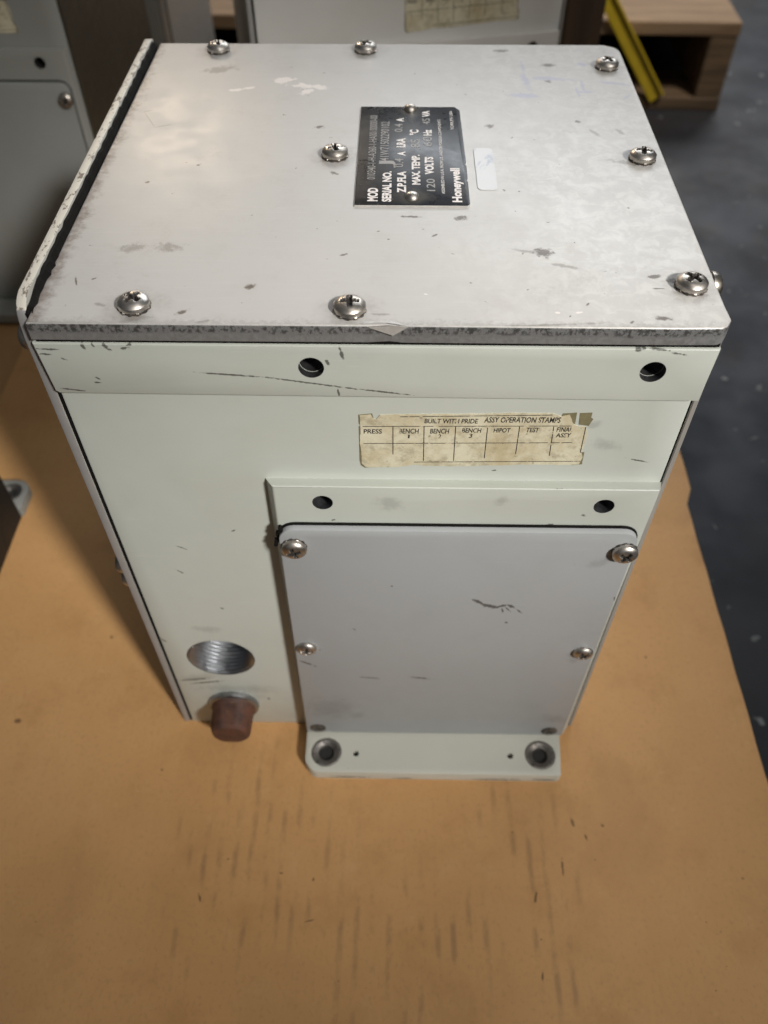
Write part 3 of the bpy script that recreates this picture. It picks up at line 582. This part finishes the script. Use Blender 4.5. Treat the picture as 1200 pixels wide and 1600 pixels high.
    ph = to_mesh('pin_hole', bm_lathe([(1.65, 0), (1.65, 0.3), (0.2, 0.3)], 16, cap=False), M['hole'])  # dark disc painted as the shade down the pin hole
    for x in (93.9, 177.7): obj('pin_hole', ph, root, L(x, -21.0, -277.8))
    # a second foot at the back, turned about
    obj('mounting_foot', me, root, L(272.6, 200.5, -LIDZ), (0, 0, math.pi))
    for x in (194.8, 78.6):
        b = obj('bushing', bu, root, L(x, 220.9, -276.4)); obj('bolt_hole', bd, b)
    # pipe plug: zinc collar and rusty head
    pl = obj('pipe_plug', to_mesh('pipe_plug', bm_lathe([(13.4, 0), (13.6, 1.2), (13.2, 2.6), (12.0, 3.4), (10.6, 3.6)], 40), M['zinc']), root, L(27.2, 0.02, -257.0), (math.pi / 2, 0, 0))
    bm = bmesh.new(); rows = []
    for (r, h, sq) in ((12.2, 2.6, 0.0), (12.0, 4.0, 0.3), (11.4, 5.2, 1.0), (11.0, 16.0, 1.0), (10.5, 17.6, 1.0), (9.0, 18.8, 0.9), (4.0, 19.2, 0.2)):
        row = []
        for i in range(48):
            a = 2 * math.pi * i / 48; k = math.pi / 2
            f = math.cos(k / 2) / math.cos(((a + k / 2) % k) - k / 2)        # square
            f = min(f * 1.30, 1.0)
            rr = r * (1 - sq + sq * f); row.append(bm.verts.new((rr * math.cos(a + math.pi / 2) * S, rr * math.sin(a + math.pi / 2) * S, h * S)))
        rows.append(row)
    for j in range(len(rows) - 1):
        for i in range(48): bm.faces.new((rows[j][i], rows[j][(i + 1) % 48], rows[j + 1][(i + 1) % 48], rows[j + 1][i]))
    bm.faces.new(rows[-1]); bmesh.ops.recalc_face_normals(bm, faces=bm.faces)
    obj('plug_head', to_mesh('plug_head', bm, M['rust'], 28), pl)
    # left side panel standing proud of the lid, its front top corner rounded off
    pts = [(0.3, -280.5), (206, -280.5), (206, 2.2), (203, 3.2), (8.0, 3.2)] + arc(8.2, -4.2, 7.2, 95, 170, 6) + [(0.3, -9)]
    me = to_mesh('side_panel', bm_prism(pts, -1.3, -4.6, 'x', 0.45, None, 2, True), [M['strip'], M['panel'], M['rim']])
    for p in me.polygons:
        if abs(p.normal.x) > 0.9: p.material_index = 1
        elif p.normal.z > 0.5: p.material_index = 2
    obj('side_panel', me, root)
    for y, z in ((6.0, -12.5), (6.0, -136.0), (6.4, -146.5)):
        add_screw(root, ME_ROUND, -4.6, y, z, 'l', False, 0, 'round_screw')
    # ragged gasket between panel and body
    bm = bmesh.new(); n = 80; top = []
    for i in range(n + 1):
        y = 0.8 + (203 - 0.8) * i / n
        z = 2.3 + 0.55 * math.sin(i * 1.7) * random.random() - (2.6 * (1 - i / 6) if i < 6 else 0)
        w = 1.5 + 0.55 * random.random() + (1.2 * random.random() if i < 14 else 0) * 0.6
        top.append((y, z, w))
    va = [[bm.verts.new(L(-1.28, y, -280)), bm.verts.new(L(-1.28, y, z)), bm.verts.new(L(-1.28 + 0.5 * w, y, z - 0.2)), bm.verts.new(L(-1.28 + w, y, 0.15)), bm.verts.new(L(-0.2, y, -8)), bm.verts.new(L(-0.2, y, -280))] for y, z, w in top]
    for i in range(n):
        for k in range(6): bm.faces.new((va[i][k], va[i + 1][k], va[i + 1][(k + 1) % 6], va[i][(k + 1) % 6]))
    bm.faces.new(va[0]); bm.faces.new(va[-1][::-1]); bmesh.ops.recalc_face_normals(bm, faces=bm.faces)
    obj('panel_gasket', to_mesh('panel_gasket', bm, M['gasket'], 20), root)
    # right side panel
    obj('panel_gasket', to_mesh('panel_gasket', bm_box(212.52, 213.1, 1.2, 204, -280, -12), M['gasket']), root)
    obj('side_panel', to_mesh('side_panel', bm_box(213.1, 215.0, 0.4, 205, -280.5, -7.2, 0.3, 1), [M['side']]), root)
    sp = obj('spacer', to_mesh('spacer', bm_lathe([(4.4, -0.5), (4.4, 4.2), (4.0, 4.4)], 24), M['dull']), root, L(214.9, 33.0, -10.6), (0, math.pi / 2, 0))
    add_screw(root, ME_ROUND, 219.2, 33.0, -10.6, 'r', False, 0, 'round_screw')
    # lid: square left corners, rounded back right corner, dented front right corner
    pts = [(0, -3.9), (40, -4.0), (104, -3.9), (111, -3.2), (115, -3.9), (200, -4.0), (211.5, -3.7), (213.4, -2.6), (215.3, 0.6), (215.0, 8), (215.0, 60), (215.1, 120)] + arc(206.5, 199.3, 8.5, 0, 90, 7) + [(100, 207.8), (1.2, 207.6)]
    me = to_mesh('lid', bm_prism(pts, -6.4, 0, 'z', 0.85, None, 3), [M['lid'], M['edge'], M['chalk']], 30)
    for p in me.polygons:
        if p.normal.z < 0.3: p.material_index = 1
        elif p.normal.z < 0.93: p.material_index = 2  # bevel coloured pale to paint in the highlight along the edge
    lid = obj('lid', me, root)
    obj('lid_gasket', to_mesh('lid_gasket', bm_box(0.6, 213.2, -2.6, 205.5, -8.15, -6.42), M['gasket']), root)
    for i, (x, y) in enumerate(SCREWS_LID): add_screw(root, ME_SCREW, x, y, 0.02, 'z', True, 0.25 + i * 0.9, 'screw', random.uniform(-0.03, 0.03))
    return root
def dress_main(root):
    # lifted lip of metal on the front edge of the lid
    bm = bmesh.new()
    a = [L(101, -3.6, 0.02), L(106, -3.2, 0.5), L(110, -3.5, 0.75), L(113.5, -4.1, 0.6), L(116.4, -4.2, 0.1), L(113.0, -2.6, 0.35), L(108, -1.7, 0.25), L(104, -2.0, 0.05)]
    v = [bm.verts.new(p) for p in a]; c = bm.verts.new(L(110, -2.9, 0.8))
    for i in range(8): bm.faces.new((v[i], v[(i + 1) % 8], c))
    w = [bm.verts.new(p) for p in (L(104, -4.3, -0.3), L(113.5, -4.5, 0.5), L(116.6, -4.5, -0.1), L(112.0, -4.15, -3.6))]
    bm.faces.new(w); bmesh.ops.recalc_face_normals(bm, faces=bm.faces)
    obj('lifted_lip', to_mesh('lifted_lip', bm, M['chalk'], 60), root)
    # nameplate
    X0, X1, Y0, Y1 = 97.7, 138.9, 63.4, 140.8
    pts = [(X0, Y0), (X1 - 1.0, Y0), (X1, Y0 + 1.2), (X1, 80), (X1 - 0.4, 81), (X1, 82.5), (X1, 92), (X1 - 0.5, 93), (X1, 94.5), (X1 - 0.6, Y1 - 3), (X1 - 2.6, Y1), (X0, Y1)]
    me = to_mesh('nameplate', bm_prism(pts, 0.03, 0.9, 'z', 0.25, None, 2), [M['black'], M['chalk']])
    for p in me.polygons:
        if p.normal.x > 0.6 or p.normal.y < -0.8: p.material_index = 1
    npl = obj('nameplate', me, root)
    npl['label'] = 'black rating plate with white lettering'
    for k, mt in ((0, 'white_ink'), (1, 'grey_ink')):
        bm = bmesh.new()
        for (s, g, xb, h, y0, y1) in PLATE_TEXT:
            if g != k: continue
            tiny = len(s) > 20 and not g or s.startswith('YORK')
            text_into(bm, s, L(xb, y0, 0.96), Vector((0, 1, 0)), Vector((-1, 0, 0)), y1 - y0, h * (0.92 if tiny else 1.0), 0.006 if (tiny or g) else 0.042)
        obj('lettering', to_mesh('lettering', bm, M[mt]), npl)
    for x, y in ((118.2, 69.0), (117.9, 138.6)): obj('rivet', ME_RIVET, npl, L(x, y, 0.9))
    # small white sticker
    def rr(x0, x1, y0, y1, r): return arc(x0 + r, y0 + r, r, 180, 270) + arc(x1 - r, y0 + r, r, 270, 360) + arc(x1 - r, y1 - r, r, 0, 90) + arc(x0 + r, y1 - r, r, 90, 180)
    st = obj('sticker', to_mesh('sticker', bm_prism(rr(142.2, 149.5, 75.6, 107.0, 1.8), 0.02, 0.3, 'z', 0.08, None, 1), M['sticker']), root)
    st['label'] = 'small white sticker with faded print beside the rating plate'
def make_label(root, worn=True):
    # torn paper label on the front
    out = []
    n = len(LABEL_OUT)
    for i in range(n):
        (x0, z0), (x1, z1) = LABEL_OUT[i], LABEL_OUT[(i + 1) % n]
        k = max(1, int(math.hypot(x1 - x0, z1 - z0) / 1.1))
        for j in range(k):
            t = j / k; out.append((x0 + (x1 - x0) * t + random.uniform(-0.12, 0.12), z0 + (z1 - z0) * t + random.uniform(-0.14, 0.14)))
    lab = obj('paper_label', to_mesh('paper_label', bm_prism(out, -0.03, -0.26, 'y'), M['paper']), root)
    lab['label'] = 'yellowed torn paper stamp label'
    for poly in LABEL_RES: obj('adhesive_residue', to_mesh('adhesive_residue', bm_prism(poly, -0.02, -0.12, 'y'), M['residue']), lab)
    bm = bmesh.new(); nrm = Vector((0, -1, 0))
    for (s, x0, x1, zb, zt) in LABEL_TEXT:
        text_into(bm, s, L(x0, -0.29, zb), Vector((1, 0, 0.008)), Vector((0.06, 0, 1)), x1 - x0, zt - zb, 0.02)
    obj('lettering', to_mesh('lettering', bm, M['ink']), lab)
    bm = bmesh.new()
    for (x0, z0, x1, z1) in LABEL_LINES: strip_into(bm, L(x0, -0.285, z0), L(x1, -0.285, z1), 0.32, nrm)
    obj('printed_grid', to_mesh('printed_grid', bm, M['ink']), lab)
    return lab
def copy_tree(o, parent=None):
    c = o.copy(); col.objects.link(c); c.parent = parent
    for ch in list(o.children): copy_tree(ch, c)
    return c
def restyle(root, swap):
    for ch in root.children_recursive:
        if ch.type != 'MESH': continue
        for i, s in enumerate(ch.material_slots):
            if s.material and s.material.name in swap:
                mt = swap[s.material.name]; s.link = 'OBJECT'; s.material = mt

main = make_actuator('electric_actuator')
bpy.context.view_layer.update()
make_label(main)
GROUP = 'grey electric actuators on the cardboard'
SWAP = {M['face'].name: M['plain'], M['band'].name: M['plain'], M['raised'].name: M['plain'], M['plate'].name: M['plain_plate'], M['foot'].name: M['plain'], M['lid'].name: M['plain']}
def place(o, loc, rz, label, swap=SWAP):
    o.location = Vector(loc) * S; o.rotation_euler = (0, 0, math.radians(rz)); tag(o, label, 'actuator', GROUP); restyle(o, swap)
others = [copy_tree(main) for _ in range(4)]
place(others[0], (-325.5, 395, 0), 0, 'darkened grey actuator with side shaded brown, standing left of the yellowed-label unit', {**SWAP, M['side'].name: M['umber']})
place(others[1], (19, 384, 0), 12.5, 'pale grey actuator behind the black rating plate, with a torn paper label', {k: M['pale'] for k in SWAP})
for ch in others[2].children:                      # this unit's rear foot sits further out
    if ch.location.y > 0.19 and ch.name.split('.')[0] in ('mounting_foot', 'bushing'): ch.location.x += 0.0100
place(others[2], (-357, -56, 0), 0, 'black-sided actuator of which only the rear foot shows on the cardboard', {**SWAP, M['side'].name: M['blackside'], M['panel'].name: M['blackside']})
place(others[3], (-329, 690, 0), 0, 'actuator in the gap behind the darkened grey and the torn-label units', {**SWAP, M['face'].name: M['side'], M['raised'].name: M['side']})
dress_main(main)
tag(main, 'scuffed pale grey actuator with black rating plate and rusty pipe plug', 'actuator', GROUP)

# ------------------------------------------------------------------ bits behind
root = empty('yellow_bar', Vector((497, 1052, -126 + 18.3)) * S); tag(root, 'yellow flat steel bar leaning across the end of the timber pallet', 'bar')
bm = bm_box(-11, 11, -2, 2, 0, 420, 0.6, 1, None, False)
o = obj('web', to_mesh('web', bm, M['yellow']), root, None, (0, math.radians(-37), 0))
bm = bm_box(7.6, 11, -6, -2.2, 0, 420, 0.6, 1, None, False)
obj('flange', to_mesh('flange', bm, M['yellow']), root, None, (0, math.radians(-37), 0))
bm = bm_box(-18, 18, -30, 30, 0, 300, 2, 1, None, False)
tag(obj('timber_post', to_mesh('timber_post', bm, M['brown']), None, Vector((277, 640, 0)) * S, (0, 0, 0.1)), 'dark brown timber post beside the torn-label actuator behind', 'post')
# orange cable hanging in the gap
def tube(pts, r, mat, name, n=8):
    bm = bmesh.new(); rings = []
    P = [Vector(p) * S for p in pts]
    for i, p in enumerate(P):
        d = (P[min(i + 1, len(P) - 1)] - P[max(i - 1, 0)]).normalized(); u = d.orthogonal().normalized(); v = d.cross(u)
        rings.append([bm.verts.new(p + (u * math.cos(2 * math.pi * k / n) + v * math.sin(2 * math.pi * k / n)) * r * S) for k in range(n)])
    for i in range(len(rings) - 1):
        for k in range(n): bm.faces.new((rings[i][k], rings[i][(k + 1) % n], rings[i + 1][(k + 1) % n], rings[i + 1][k]))
    bm.faces.new(rings[0][::-1]); bm.faces.new(rings[-1]); bmesh.ops.recalc_face_normals(bm, faces=bm.faces)
    return to_mesh(name, bm, mat, 60)
pts = [(-150 + 12 * math.sin(i * 0.5), 652 + 6 * math.cos(i * 0.4), 0 + 4 + 16 * i) for i in range(18)]
tag(obj('cable', tube(pts, 4, M['orange'], 'cable')), 'orange cable hanging between the grey actuators', 'cable')
bpy.data.objects.remove(_to)
